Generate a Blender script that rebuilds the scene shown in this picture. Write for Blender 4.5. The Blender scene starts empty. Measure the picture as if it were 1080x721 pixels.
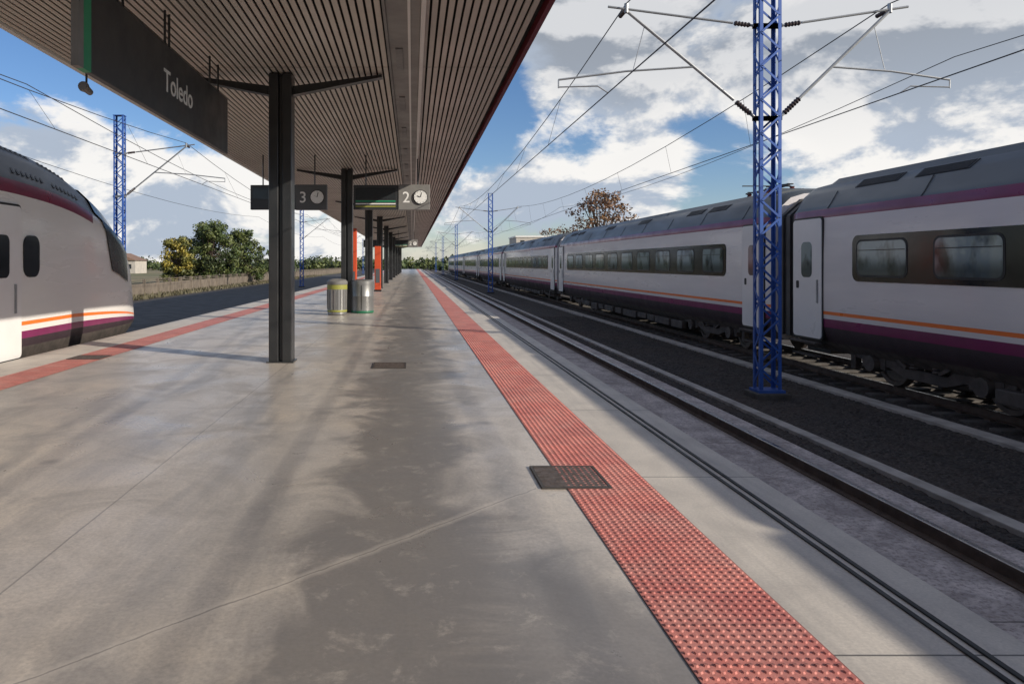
import bpy, math, random
import numpy as np
from mathutils import Vector, Matrix
random.seed(7); rng=np.random.default_rng(7)
sc=bpy.context.scene; col=sc.collection
sc.view_settings.view_transform='Standard'
sc.view_settings.look='None'
sc.view_settings.exposure=0
GZ=-0.95      # track bed level (platform top is z=0)
RZ=-0.80      # rail head
CZ=4.70       # soffit height
H=1.6

# ------------------------------------------------------------------ nodes
def sock(nt,inp,v):
    if isinstance(v,bpy.types.NodeSocket): nt.links.new(v,inp)
    else: inp.default_value=v
def M(nt,op,a,b=None,c=None,clamp=False):
    n=nt.nodes.new('ShaderNodeMath'); n.operation=op; n.use_clamp=clamp
    sock(nt,n.inputs[0],a)
    if b is not None: sock(nt,n.inputs[1],b)
    if c is not None: sock(nt,n.inputs[2],c)
    return n.outputs[0]
def VM(nt,op,a,b=None):
    n=nt.nodes.new('ShaderNodeVectorMath'); n.operation=op
    sock(nt,n.inputs[0],a)
    if b is not None: sock(nt,n.inputs[1],b)
    return n.outputs['Value'] if op in('DISTANCE','LENGTH','DOT_PRODUCT') else n.outputs[0]
def NOI(nt,vec,scale,detail=5,rough=.55,dist=0):
    n=nt.nodes.new('ShaderNodeTexNoise'); sock(nt,n.inputs['Vector'],vec)
    n.inputs['Scale'].default_value=scale; n.inputs['Detail'].default_value=detail
    n.inputs['Roughness'].default_value=rough; n.inputs['Distortion'].default_value=dist
    return n.outputs['Fac']
def MR(nt,v,a,b,c=0.,d=1.,smooth=False):
    n=nt.nodes.new('ShaderNodeMapRange'); n.clamp=True
    if smooth: n.interpolation_type='SMOOTHSTEP'
    sock(nt,n.inputs[0],v)
    for i,x in enumerate((a,b,c,d)): n.inputs[i+1].default_value=x
    return n.outputs[0]
def MIX(nt,f,a,b,mode='MIX'):
    n=nt.nodes.new('ShaderNodeMix'); n.data_type='RGBA'; n.blend_type=mode
    sock(nt,n.inputs[0],f)
    for i,x in ((6,a),(7,b)):
        if not isinstance(x,bpy.types.NodeSocket): x=tuple(x)+((1,) if len(x)==3 else ())
        sock(nt,n.inputs[i],x)
    return n.outputs[2]
def POS(nt):
    return nt.nodes.new('ShaderNodeNewGeometry').outputs['Position']
def SEP(nt,v):
    n=nt.nodes.new('ShaderNodeSeparateXYZ'); sock(nt,n.inputs[0],v); return n.outputs
def BUMP(nt,h,strength,dist=.01):
    n=nt.nodes.new('ShaderNodeBump'); sock(nt,n.inputs['Height'],h)
    n.inputs['Strength'].default_value=strength; n.inputs['Distance'].default_value=dist
    return n.outputs[0]
def newmat(name):
    m=bpy.data.materials.new(name); m.use_nodes=True
    return m,m.node_tree,m.node_tree.nodes['Principled BSDF']
def simple(name,c,c2=None,scale=3.,rough=.5,metal=0.,bump=0.,rvar=.1,bscale=None,coat=0.,spec=None,stretch=None):
    m,nt,b=newmat(name)
    if c2 is None: c2=tuple(x*.72 for x in c)
    p=POS(nt)
    if stretch: p=VM(nt,'MULTIPLY',p,stretch)
    n=NOI(nt,p,scale,4,.6)
    f=MR(nt,n,.35,.68)
    b.inputs['Metallic'].default_value=metal
    nt.links.new(MIX(nt,f,c,c2),b.inputs['Base Color'])
    nt.links.new(MR(nt,n,.3,.7,max(.02,rough-rvar),min(1,rough+rvar)),b.inputs['Roughness'])
    if bump: nt.links.new(BUMP(nt,NOI(nt,p,bscale or scale*8,3,.6),bump),b.inputs['Normal'])
    if coat: b.inputs['Coat Weight'].default_value=coat; b.inputs['Coat Roughness'].default_value=.08
    if spec is not None: b.inputs['Specular IOR Level'].default_value=spec
    return m

def mk_concrete():
    m,nt,b=newmat('platform_concrete'); p=POS(nt); s=SEP(nt,p)
    big=NOI(nt,p,.33,5,.55,.6); med=NOI(nt,p,1.3,7,.64,.9); fine=NOI(nt,p,42,4,.7)
    stre=NOI(nt,VM(nt,'MULTIPLY',p,(1.4,.22,1)),1.,6,.6,.5)
    c=MIX(nt,MR(nt,big,.38,.62),(.66,.575,.475),(.50,.46,.42))
    c=MIX(nt,MR(nt,med,.44,.70,0,.75),c,(.33,.305,.285))
    c=MIX(nt,MR(nt,stre,.49,.66,0,.75),c,(.26,.245,.235))
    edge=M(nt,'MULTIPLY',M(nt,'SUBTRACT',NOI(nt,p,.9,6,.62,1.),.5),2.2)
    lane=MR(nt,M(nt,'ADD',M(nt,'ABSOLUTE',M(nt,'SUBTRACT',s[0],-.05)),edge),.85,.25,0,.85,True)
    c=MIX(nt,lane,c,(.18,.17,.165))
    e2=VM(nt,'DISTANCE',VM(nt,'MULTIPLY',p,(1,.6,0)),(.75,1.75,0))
    shade_patch=MR(nt,M(nt,'ADD',e2,M(nt,'MULTIPLY',edge,.5)),.75,.3,0,.75,True)
    c=MIX(nt,shade_patch,c,(.19,.18,.175))  # shadow region left of the red strip, painted in as a dark stain
    v=nt.nodes.new('ShaderNodeTexVoronoi'); v.inputs['Scale'].default_value=1.3
    nt.links.new(VM(nt,'ADD',p,(.3,.1,0)),v.inputs['Vector'])
    drip=M(nt,'MULTIPLY',MR(nt,M(nt,'ADD',v.outputs['Distance'],M(nt,'MULTIPLY',med,.35)),.19,.30,1,0),.5)
    c=MIX(nt,drip,c,(.15,.14,.13))
    c=MIX(nt,MR(nt,NOI(nt,p,4.5,8,.75,.4),.55,.72,0,.40),c,(.72,.65,.56))
    c=MIX(nt,MR(nt,NOI(nt,p,11,5,.7),.56,.72,0,.30),c,(.20,.185,.17))
    c=MIX(nt,MR(nt,fine,.38,.72,0,.38),c,(.15,.14,.13))
    wob=M(nt,'MULTIPLY',M(nt,'SUBTRACT',NOI(nt,p,2.,4,.6),.5),.10)
    j1=M(nt,'COMPARE',M(nt,'ADD',s[0],M(nt,'MULTIPLY',wob,.15)),-2.0,.006)
    d=M(nt,'ADD',M(nt,'ADD',M(nt,'MULTIPLY',s[0],.700),M(nt,'MULTIPLY',s[1],-.714)),2.963)
    d=M(nt,'ADD',d,wob)
    lft=M(nt,'LESS_THAN',s[0],.88)
    j2=M(nt,'MULTIPLY',M(nt,'LESS_THAN',M(nt,'ABSOLUTE',d),.006),lft)
    j3=M(nt,'LESS_THAN',M(nt,'PINGPONG',M(nt,'ADD',s[1],-7.8),4.45),.006)
    j=M(nt,'MAXIMUM',M(nt,'MAXIMUM',j1,j2),j3)
    halo=MR(nt,M(nt,'ABSOLUTE',d),.012,.05,.35,0)
    c=MIX(nt,M(nt,'MULTIPLY',halo,lft),c,(.62,.56,.49))
    c=MIX(nt,M(nt,'MULTIPLY',j,.5),c,(.09,.085,.08))
    nt.links.new(c,b.inputs['Base Color'])
    nt.links.new(MR(nt,med,.3,.7,.24,.48),b.inputs['Roughness'])
    h=M(nt,'ADD',M(nt,'MULTIPLY',fine,.18),M(nt,'ADD',M(nt,'MULTIPLY',med,.6),M(nt,'MULTIPLY',j,-1.5)))
    nt.links.new(BUMP(nt,h,.2,.008),b.inputs['Normal'])
    return m
def mk_coping():
    m,nt,b=newmat('coping_concrete'); p=POS(nt); s=SEP(nt,p)
    med=NOI(nt,p,2.2,7,.6,.4); fine=NOI(nt,p,60,4,.7)
    c=MIX(nt,MR(nt,med,.35,.7),(.68,.62,.54),(.52,.475,.42))
    c=MIX(nt,MR(nt,NOI(nt,VM(nt,'MULTIPLY',p,(4,.3,1)),1.5,6,.6),.5,.75,0,.5),c,(.31,.29,.27))
    c=MIX(nt,MR(nt,fine,.35,.7,0,.3),c,(.18,.17,.165))
    j=M(nt,'LESS_THAN',M(nt,'PINGPONG',M(nt,'ADD',s[1],-2.87),1.2),.006)
    c=MIX(nt,M(nt,'MULTIPLY',j,.8),c,(.04,.04,.04))
    nt.links.new(c,b.inputs['Base Color']); b.inputs['Roughness'].default_value=.6
    nt.links.new(BUMP(nt,M(nt,'ADD',M(nt,'MULTIPLY',fine,.4),M(nt,'MULTIPLY',j,-1.5)),.3,.008),b.inputs['Normal'])
    return m
def mk_tactile(bumpy):
    m,nt,b=newmat('tactile_red'+('_far' if bumpy else '')); p=POS(nt); s=SEP(nt,p)
    fl=VM(nt,'FLOOR',VM(nt,'MULTIPLY',VM(nt,'ADD',p,(-1.10,0,.5)),(1/.31,1/.31,.01)))
    w=nt.nodes.new('ShaderNodeTexWhiteNoise'); nt.links.new(fl,w.inputs['Vector'])
    c=MIX(nt,w.outputs['Value'],(.66,.22,.175),(.52,.16,.135))
    c=MIX(nt,MR(nt,NOI(nt,p,2.5,7,.65,.5),.42,.72,0,.5),c,(.60,.36,.30))
    c=MIX(nt,MR(nt,NOI(nt,p,9,6,.7),.5,.75,0,.55),c,(.26,.10,.09))
    c=MIX(nt,MR(nt,NOI(nt,p,30,5,.7),.45,.75,0,.5),c,(.22,.10,.09))
    jx=M(nt,'LESS_THAN',M(nt,'PINGPONG',M(nt,'ADD',s[0],-1.10),.31),.004)
    jy=M(nt,'LESS_THAN',M(nt,'PINGPONG',s[1],.155),.004)
    c=MIX(nt,M(nt,'MULTIPLY',M(nt,'MAXIMUM',jx,jy),.7),c,(.12,.06,.055))
    nt.links.new(c,b.inputs['Base Color']); b.inputs['Roughness'].default_value=.65
    nt.links.new(BUMP(nt,NOI(nt,p,90,4,.7),.25,.004),b.inputs['Normal'])
    return m
def mk_ballast():
    m,nt,b=newmat('ballast'); p=POS(nt)
    v=nt.nodes.new('ShaderNodeTexVoronoi'); v.inputs['Scale'].default_value=28; nt.links.new(p,v.inputs['Vector'])
    g=SEP(nt,v.outputs['Color'])[0]
    c=MIX(nt,g,(.024,.020,.018),(.105,.088,.078))
    c=MIX(nt,MR(nt,v.outputs['Distance'],.3,.6,0,.75),c,(.012,.011,.010))
    c=MIX(nt,MR(nt,NOI(nt,p,.6,6,.65,.6),.42,.62,0,.6),c,(.060,.044,.034))
    c=MIX(nt,MR(nt,NOI(nt,VM(nt,'MULTIPLY',p,(2,.2,1)),1.2,5,.6),.52,.66,0,.5),c,(.02,.017,.015))
    nt.links.new(c,b.inputs['Base Color']); b.inputs['Roughness'].default_value=.92
    nt.links.new(BUMP(nt,M(nt,'SUBTRACT',1.,v.outputs['Distance']),.7,.03),b.inputs['Normal'])
    return m
def mk_slab():
    m,nt,b=newmat('track_slab'); p=POS(nt); s=SEP(nt,p)
    med=NOI(nt,p,2.6,7,.66,.6); fine=NOI(nt,p,22,5,.75)
    c=MIX(nt,MR(nt,med,.38,.62),(.62,.55,.52),(.36,.315,.30))
    c=MIX(nt,MR(nt,fine,.46,.64,0,.75),c,(.17,.14,.135))
    c=MIX(nt,MR(nt,NOI(nt,VM(nt,'MULTIPLY',p,(5,.35,1)),1.5,6,.6),.52,.75,0,.5),c,(.22,.18,.16))
    r1=M(nt,'ABSOLUTE',M(nt,'SUBTRACT',M(nt,'ABSOLUTE',M(nt,'SUBTRACT',s[0],4.05)),.75))
    c=MIX(nt,MR(nt,r1,.05,.16,.65,0),c,(.16,.12,.095))
    j=M(nt,'LESS_THAN',M(nt,'PINGPONG',s[1],2.5),.010)
    c=MIX(nt,M(nt,'MULTIPLY',j,.7),c,(.05,.045,.043))
    nt.links.new(c,b.inputs['Base Color']); b.inputs['Roughness'].default_value=.8
    nt.links.new(BUMP(nt,M(nt,'ADD',fine,M(nt,'MULTIPLY',j,-1.)),.4,.01),b.inputs['Normal'])
    return m
def mk_field():
    m,nt,b=newmat('field'); p=POS(nt)
    c=MIX(nt,MR(nt,NOI(nt,p,.04,6,.6),.4,.62),(.20,.16,.09),(.09,.11,.04))
    c=MIX(nt,MR(nt,NOI(nt,p,1.5,6,.7),.4,.7,0,.6),c,(.27,.22,.14))
    nt.links.new(c,b.inputs['Base Color']); b.inputs['Roughness'].default_value=.95
    nt.links.new(BUMP(nt,NOI(nt,p,6,5,.7),.6,.1),b.inputs['Normal'])
    return m
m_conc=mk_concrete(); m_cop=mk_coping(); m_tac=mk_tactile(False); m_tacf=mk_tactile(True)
m_bal=mk_ballast(); m_field=mk_field(); m_slab=mk_slab()
m_wallc=simple('edge_wall',(.30,.28,.26),(.16,.15,.14),2,.85,bump=.3)
m_sleep=simple('sleeper_concrete',(.13,.118,.108),(.065,.058,.053),4,.9,bump=.3)
m_foot=simple('footing_dark',(.09,.082,.075),(.05,.046,.042),4,.9,bump=.3)
m_kerb=simple('kerb_concrete',(.44,.405,.37),(.26,.24,.22),3,.85,bump=.3)
m_rail=simple('rail_rust',(.12,.085,.065),(.075,.055,.042),6,.7)
m_railtop=simple('rail_head',(.45,.43,.41),(.32,.30,.28),4,.3,metal=1.)
m_rubber=simple('rubber_black',(.025,.027,.03),(.015,.016,.018),5,.6)
m_plate=simple('cover_plate',(.15,.115,.095),(.085,.066,.054),14,.55,metal=.3,bump=.5,bscale=60)
m_platef=simple('cover_frame',(.06,.052,.045),None,6,.6)
m_col=simple('column_paint',(.018,.019,.021),(.028,.029,.03),3,.38,coat=.2)
m_slat=simple('soffit_slat',(.60,.545,.475),(.52,.475,.42),.7,.42,metal=0.)
m_void=simple('soffit_void',(.012,.012,.011),None,2,.9)
m_maroon=simple('fascia_maroon',(.17,.018,.030),(.13,.014,.024),2,.45)
m_lgrey=simple('panel_lightgrey',(.80,.78,.74),(.75,.73,.69),2,.45)
m_trough=simple('trough_grey',(.25,.24,.225),(.21,.20,.19),2,.5)
m_mgrey=simple('panel_grey',(.22,.215,.205),(.17,.165,.16),2,.5)
m_sign=simple('sign_dark',(.035,.038,.042),(.028,.03,.034),2,.4)
m_plateg=simple('sign_grey',(.10,.104,.11),(.085,.09,.095),2,.4)
m_green=simple('sign_green',(.02,.30,.14),(.018,.25,.12),2,.45)
m_dgreen=simple('bin_green',(.015,.16,.08),(.013,.13,.065),2,.45)
m_white=simple('sign_white',(.80,.80,.78),(.74,.74,.72),3,.45)
m_red=simple('red_panel',(.60,.080,.025),(.50,.065,.02),2,.5)
m_blue=simple('mast_blue',(.035,.112,.41),(.025,.082,.31),3,.45,bump=.05)
m_galv=simple('galvanised',(.36,.37,.38),(.25,.26,.27),5,.45,metal=.6)
m_wire=simple('wire',(.035,.035,.038),None,2,.6)
m_ins=simple('insulator_brown',(.045,.030,.028),(.03,.02,.02),6,.35)
m_body=simple('train_white',(.74,.70,.69),(.66,.625,.62),1.1,.32,coat=.25,stretch=(1,.3,2.2))
m_bodyl=simple('train_silver',(.78,.76,.73),(.72,.70,.67),1.1,.32,coat=.25,stretch=(1,.3,2.2))
m_door=simple('train_door',(.78,.765,.755),(.72,.70,.69),1.2,.35,coat=.2)
m_purple=simple('train_purple',(.20,.017,.095),(.16,.014,.075),1.5,.35,coat=.2)
m_maroonT=simple('train_maroon',(.20,.012,.055),(.16,.011,.045),1.5,.35,coat=.2)
m_dpurple=simple('train_dark_skirt',(.045,.028,.036),(.032,.02,.026),1.5,.55)
m_orange=simple('train_orange',(.88,.19,.02),(.8,.17,.02),2,.35,coat=.2)
m_roof=simple('train_roof',(.095,.11,.12),(.07,.08,.088),.9,.42,stretch=(1,.3,1))
m_roofl=simple('train_roof_mid',(.085,.09,.095),(.065,.07,.074),.9,.42,stretch=(1,.3,1))
m_roofd=simple('train_roof_dark',(.025,.027,.03),(.035,.037,.04),2,.5)
m_under=simple('underframe',(.085,.070,.062),(.045,.038,.034),5,.75,bump=.3)
m_wheel=simple('wheel_steel',(.20,.165,.145),(.13,.105,.09),6,.5,metal=.4)
m_band=simple('window_band',(.010,.011,.013),(.008,.009,.010),2,.14,rvar=.04,spec=.35)
m_blackseal=simple('seal_black',(.012,.012,.013),None,2,.5)
m_gang=simple('gangway_rubber',(.05,.048,.048),(.035,.034,.034),2,.6)
def mk_glass():
    m,nt,b=newmat('train_glass'); p=POS(nt); s=SEP(nt,p)
    n=NOI(nt,VM(nt,'MULTIPLY',p,(1,1.3,.8)),1.7,3,.5)
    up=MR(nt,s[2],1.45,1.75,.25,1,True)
    c=MIX(nt,M(nt,'MULTIPLY',MR(nt,n,.36,.52),up),(.026,.036,.038),(.27,.33,.33))  # pale teal reflections put into the pane colour, fading towards the bottom
    nt.links.new(c,b.inputs['Base Color']); b.inputs['Roughness'].default_value=.08
    b.inputs['Specular IOR Level'].default_value=.4
    return m
m_glass=mk_glass()
m_steel=simple('bin_steel',(.30,.30,.295),(.22,.22,.215),3,.38,metal=.55)
m_lime=simple('bin_lime',(.30,.30,.06),(.25,.25,.05),3,.55)
m_bark=simple('bark',(.11,.08,.06),(.07,.05,.04),5,.9)
m_plaster=simple('plaster',(.50,.46,.40),(.40,.37,.33),1,.85)
m_tile=simple('roof_tile',(.24,.15,.11),(.18,.11,.08),2,.85)
m_pane=simple('window_dark',(.03,.035,.04),None,2,.2)
m_fence=simple('fence_concrete',(.20,.165,.13),(.12,.10,.08),1.5,.9,bump=.3)
def leafmat(n,c):
    m=simple(n,c,tuple(x*.55 for x in c),1.2,.6); return m
lf_green=[leafmat('leaf_green_a',(.075,.11,.030)),leafmat('leaf_green_b',(.12,.145,.038)),leafmat('leaf_green_c',(.04,.06,.02))]
lf_yel=[leafmat('leaf_yellow_a',(.30,.24,.035)),leafmat('leaf_yellow_b',(.20,.19,.04)),leafmat('leaf_yellow_c',(.11,.12,.03))]
lf_brown=[leafmat('leaf_brown_a',(.21,.105,.055)),leafmat('leaf_brown_b',(.27,.15,.07)),leafmat('leaf_brown_c',(.13,.075,.045))]

# ------------------------------------------------------------------ mesh builder
class MB:
    def __init__(s): s.v=[]; s.f=[]; s.m=[]
    def add(s,vs,fs,mi=0):
        o=len(s.v); s.v+= [tuple(x) for x in vs]; s.f+=[tuple(i+o for i in f) for f in fs]
        s.m+= (mi if isinstance(mi,list) else [mi]*len(fs))
    def box(s,x0,x1,y0,y1,z0,z1,mi=0):
        v=[(x,y,z) for z in(z0,z1) for y in(y0,y1) for x in(x0,x1)]
        s.add(v,[(0,2,3,1),(4,5,7,6),(0,1,5,4),(2,6,7,3),(0,4,6,2),(1,3,7,5)],mi)
    def beam(s,a,b,w,d=None,mi=0,up=(0,0,1)):
        a=Vector(a);b=Vector(b);d=d or w;t=(b-a).normalized();u=Vector(up)
        if abs(t.dot(u))>.95:u=Vector((0,1,0))
        r=t.cross(u).normalized();u=r.cross(t).normalized()
        v=[]
        for p in(a,b):
            for i,j in((-1,-1),(1,-1),(1,1),(-1,1)): v.append(p+r*(i*w/2)+u*(j*d/2))
        s.add(v,[(3,2,1,0),(4,5,6,7),(0,1,5,4),(1,2,6,5),(2,3,7,6),(3,0,4,7)],mi)
    def lathe(s,a,b,prof,n=12,mi=0,cap=True):
        a=Vector(a);b=Vector(b);t=(b-a).normalized();u=Vector((0,0,1))
        if abs(t.dot(u))>.95:u=Vector((0,1,0))
        r=t.cross(u).normalized();u=r.cross(t)
        v=[];f=[];mm=[]
        for q in prof:
            for i in range(n):
                an=2*math.pi*i/n
                v.append(a+t*q[0]+(r*math.cos(an)+u*math.sin(an))*q[1])
        for k in range(len(prof)-1):
            for i in range(n):
                j=(i+1)%n; f.append((k*n+i,k*n+j,(k+1)*n+j,(k+1)*n+i)); mm.append(prof[k+1][2] if len(prof[k+1])>2 else mi)
        if cap:
            f.append(tuple(range(n))[::-1]); mm.append(mi)
            f.append(tuple(range((len(prof)-1)*n,len(prof)*n))); mm.append(prof[-1][2] if len(prof[-1])>2 else mi)
        s.add(v,f,mm)
    def cyl(s,a,b,r,n=10,mi=0):
        L=(Vector(b)-Vector(a)).length; s.lathe(a,b,[(0,r),(L,r)],n,mi)
    def prismY(s,pts,y0,y1,mi=0):
        n=len(pts); v=[(x,y0,z) for x,z in pts]+[(x,y1,z) for x,z in pts]
        f=[(i,(i+1)%n,n+(i+1)%n,n+i) for i in range(n)]+[tuple(range(n))[::-1],tuple(range(n,2*n))]
        s.add(v,f,mi)
    def prismX(s,pts,x0,x1,mi=0):
        n=len(pts); v=[(x0,y,z) for y,z in pts]+[(x1,y,z) for y,z in pts]
        f=[(i,(i+1)%n,n+(i+1)%n,n+i) for i in range(n)]+[tuple(range(n))[::-1],tuple(range(n,2*n))]
        s.add(v,f,mi)
    def obj(s,name,mats,parent=None,label=None,cat=None,group=None,kind=None,smooth=False,bevel=0,origin=None,fix=True):
        me=bpy.data.meshes.new(name); me.from_pydata(s.v,[],s.f)
        for m in(mats if isinstance(mats,(list,tuple)) else [mats]): me.materials.append(m)
        me.polygons.foreach_set('material_index',s.m)
        if fix:
            import bmesh
            bm=bmesh.new(); bm.from_mesh(me); bmesh.ops.recalc_face_normals(bm,faces=bm.faces); bm.to_mesh(me); bm.free()
        o=bpy.data.objects.new(name,me); col.objects.link(o)
        org=Vector((0,0,0))
        if parent is not None:
            o.parent=parent; p=parent
            while p.parent: p=p.parent
            org=p.location.copy()
        elif origin is not None:
            org=Vector(origin); o.location=org
        if org.length: me.transform(Matrix.Translation(-org))
        if smooth:
            me.polygons.foreach_set('use_smooth',[True]*len(me.polygons))
            try: me.set_sharp_from_angle(angle=math.radians(38))
            except Exception: pass
        me.update()
        if bevel:
            b=o.modifiers.new('bevel','BEVEL'); b.width=bevel; b.segments=2; b.limit_method='ANGLE'
        tag(o,label,cat,group,kind); return o
def tag(o,label=None,cat=None,group=None,kind=None):
    if label:o['label']=label
    if cat:o['category']=cat
    if group:o['group']=group
    if kind:o['kind']=kind
def empty(name,loc,label=None,cat=None,group=None):
    o=bpy.data.objects.new(name,None); o.location=loc; o.empty_display_size=.2; col.objects.link(o)
    tag(o,label,cat,group); return o
def copy_tree(root,loc):
    def rec(o,par):
        c=o.copy(); col.objects.link(c)
        if par is not None: c.parent=par
        for ch in o.children: rec(ch,c)
        return c
    r=rec(root,None); r.location=loc; return r
def text_obj(name,txt,size,mat,parent,loc,face='front',align='LEFT'):
    cu=bpy.data.curves.new(name,'FONT'); cu.body=txt; cu.size=size; cu.extrude=.004; cu.align_x=align; cu.offset=.006*size
    t=bpy.data.objects.new('tmp_text',cu); col.objects.link(t)
    bpy.context.view_layer.update()
    me=bpy.data.meshes.new_from_object(t.evaluated_get(bpy.context.evaluated_depsgraph_get()))
    bpy.data.objects.remove(t)
    if face=='front': R=Matrix(((1,0,0),(0,0,-1),(0,1,0))).to_4x4()
    else: R=Matrix(((0,0,1),(1,0,0),(0,1,0))).to_4x4()
    p=parent
    while p.parent: p=p.parent
    me.transform(Matrix.Translation(Vector(loc)-p.location)@R)
    me.materials.clear(); me.materials.append(mat)
    o=bpy.data.objects.new(name,me); col.objects.link(o); o.parent=parent
    return o

# ------------------------------------------------------------------ ground
b=MB(); b.add([(-2500,-600,GZ-.06),(2500,-600,GZ-.06),(2500,4500,GZ-.06),(-2500,4500,GZ-.06)],[(0,1,2,3)])
b.obj('ground',m_field,kind='structure',label='dry grassland stretching to the horizon')
b=MB(); b.add([(-19.5,-60,GZ-.035),(30,-60,GZ-.035),(30,900,GZ-.035),(-19.5,900,GZ-.035)],[(0,1,2,3)])
b.obj('ballast_bed',m_bal,kind='structure',label='crushed stone bed under the tracks')
bx0=5.4
nx=int((9.0-bx0)/.05); ny=int((34-2)/.05)
xs=bx0+np.arange(nx)*.05; ys=2+np.arange(ny)*.05
X,Y=np.meshgrid(xs,ys); 
X=X+rng.uniform(-.018,.018,X.shape); Y=Y+rng.uniform(-.018,.018,X.shape)
Z=GZ-.005+rng.uniform(-.013,.015,X.shape)
Z[:,0]=GZ-.06;Z[:,-1]=GZ-.06;Z[-1,:]=GZ-.06;Z[0,:]=GZ-.06
V=np.stack([X,Y,Z],-1).reshape(-1,3)
idx=np.arange(nx*ny).reshape(ny,nx)
F=np.stack([idx[:-1,:-1],idx[:-1,1:],idx[1:,1:],idx[1:,:-1]],-1).reshape(-1,4)
me=bpy.data.meshes.new('ballast_stones'); me.from_pydata(V.tolist(),[],F.tolist()); me.materials.append(m_bal)
o=bpy.data.objects.new('ballast_stones',me); col.objects.link(o); tag(o,'fine dark crushed stones between the tracks','ballast',None,'stuff')
b=MB(); b.box(2.47,5.40,-50,420,GZ-.1,GZ)
b.obj('track_slab',m_slab,kind='structure',label='pale mottled concrete slab carrying the rails')

# ------------------------------------------------------------------ platform
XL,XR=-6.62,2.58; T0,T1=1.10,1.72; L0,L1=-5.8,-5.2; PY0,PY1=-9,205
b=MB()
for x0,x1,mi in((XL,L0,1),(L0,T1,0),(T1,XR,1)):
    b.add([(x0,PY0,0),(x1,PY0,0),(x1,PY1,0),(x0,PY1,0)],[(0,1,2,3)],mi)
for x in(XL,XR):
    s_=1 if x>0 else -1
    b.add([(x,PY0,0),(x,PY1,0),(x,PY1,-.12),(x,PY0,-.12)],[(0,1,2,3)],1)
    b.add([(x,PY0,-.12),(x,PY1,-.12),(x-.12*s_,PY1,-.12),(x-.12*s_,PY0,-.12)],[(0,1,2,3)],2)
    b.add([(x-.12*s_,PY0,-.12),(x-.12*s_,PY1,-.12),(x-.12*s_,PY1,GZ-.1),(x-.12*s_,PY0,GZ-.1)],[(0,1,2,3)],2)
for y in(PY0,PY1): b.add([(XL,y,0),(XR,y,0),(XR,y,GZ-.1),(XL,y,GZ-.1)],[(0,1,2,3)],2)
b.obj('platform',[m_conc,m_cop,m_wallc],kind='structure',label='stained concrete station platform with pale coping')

def tactile(x0,x1,ya,yb,bya,byb,name,m):
    b=MB(); z=.005
    b.add([(x0,ya,z),(x1,ya,z),(x1,yb,z),(x0,yb,z)],[(0,1,2,3)])
    if byb>bya:
        n=14; sp=(x1-x0)/n; r0=.0145;r1=.009;hh=.006; k=8
        cs=[(math.cos(2*math.pi*i/k),math.sin(2*math.pi*i/k)) for i in range(k)]
        y=bya
        while y<byb:
            for i in range(n):
                cx=x0+(i+.5)*sp
                vs=[(cx+c*r0,y+s*r0,z) for c,s in cs]+[(cx+c*r1,y+s*r1,z+hh) for c,s in cs]
                b.add(vs,[(i2,(i2+1)%k,k+(i2+1)%k,k+i2) for i2 in range(k)]+[tuple(range(k,2*k))])
            y+=sp
    return b.obj(name,m,kind='structure',label='red tactile warning paving with raised studs',fix=False)
tactile(T0,T1,PY0,PY1-3,1.9,17,'tactile_paving',m_tac)
tactile(L0,L1,PY0,PY1-3,0,0,'tactile_paving',m_tacf)
b=MB()
for x0,x1 in((2.265,2.290),(2.335,2.36)):
    b.box(x0,x1,PY0,PY1-1,.001,.009)
b.obj('platform_edge_strip',m_rubber,kind='structure',label='two thin black anti-slip strips near platform edge')

def cover(x0,x1,y0,y1,label):
    r=empty('drain_cover',((x0+x1)/2,(y0+y1)/2,0),label,'manhole cover','drain covers in the platform')
    f=.02
    b=MB(); b.box(x0,x1,y0,y0+f,.001,.013);b.box(x0,x1,y1-f,y1,.001,.013);b.box(x0,x0+f,y0+f,y1-f,.001,.013);b.box(x1-f,x1,y0+f,y1-f,.001,.013)
    b.obj('frame',m_platef,r)
    b=MB(); b.box(x0+f+.003,x1-f-.003,y0+f+.003,y1-f-.003,.001,.010)
    nx=9;ny=9
    for i in range(nx):
        for j in range(ny):
            if (i+j)%2: continue
            cx=x0+f+(i+.5)*(x1-x0-2*f)/nx; cy=y0+f+(j+.5)*(y1-y0-2*f)/ny
            b.box(cx-.016,cx+.016,cy-.007,cy+.007,.010,.0118)
    b.obj('plate',m_plate,r)
cover(.92,1.42,4.98,5.52,'rusty brown steel drain cover beside red paving')
cover(-.62,-.10,10.7,11.3,'small dark steel drain cover in concrete')
cover(-5.78,-5.22,11.7,12.2,'small dark steel drain cover set in red paving')

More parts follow.
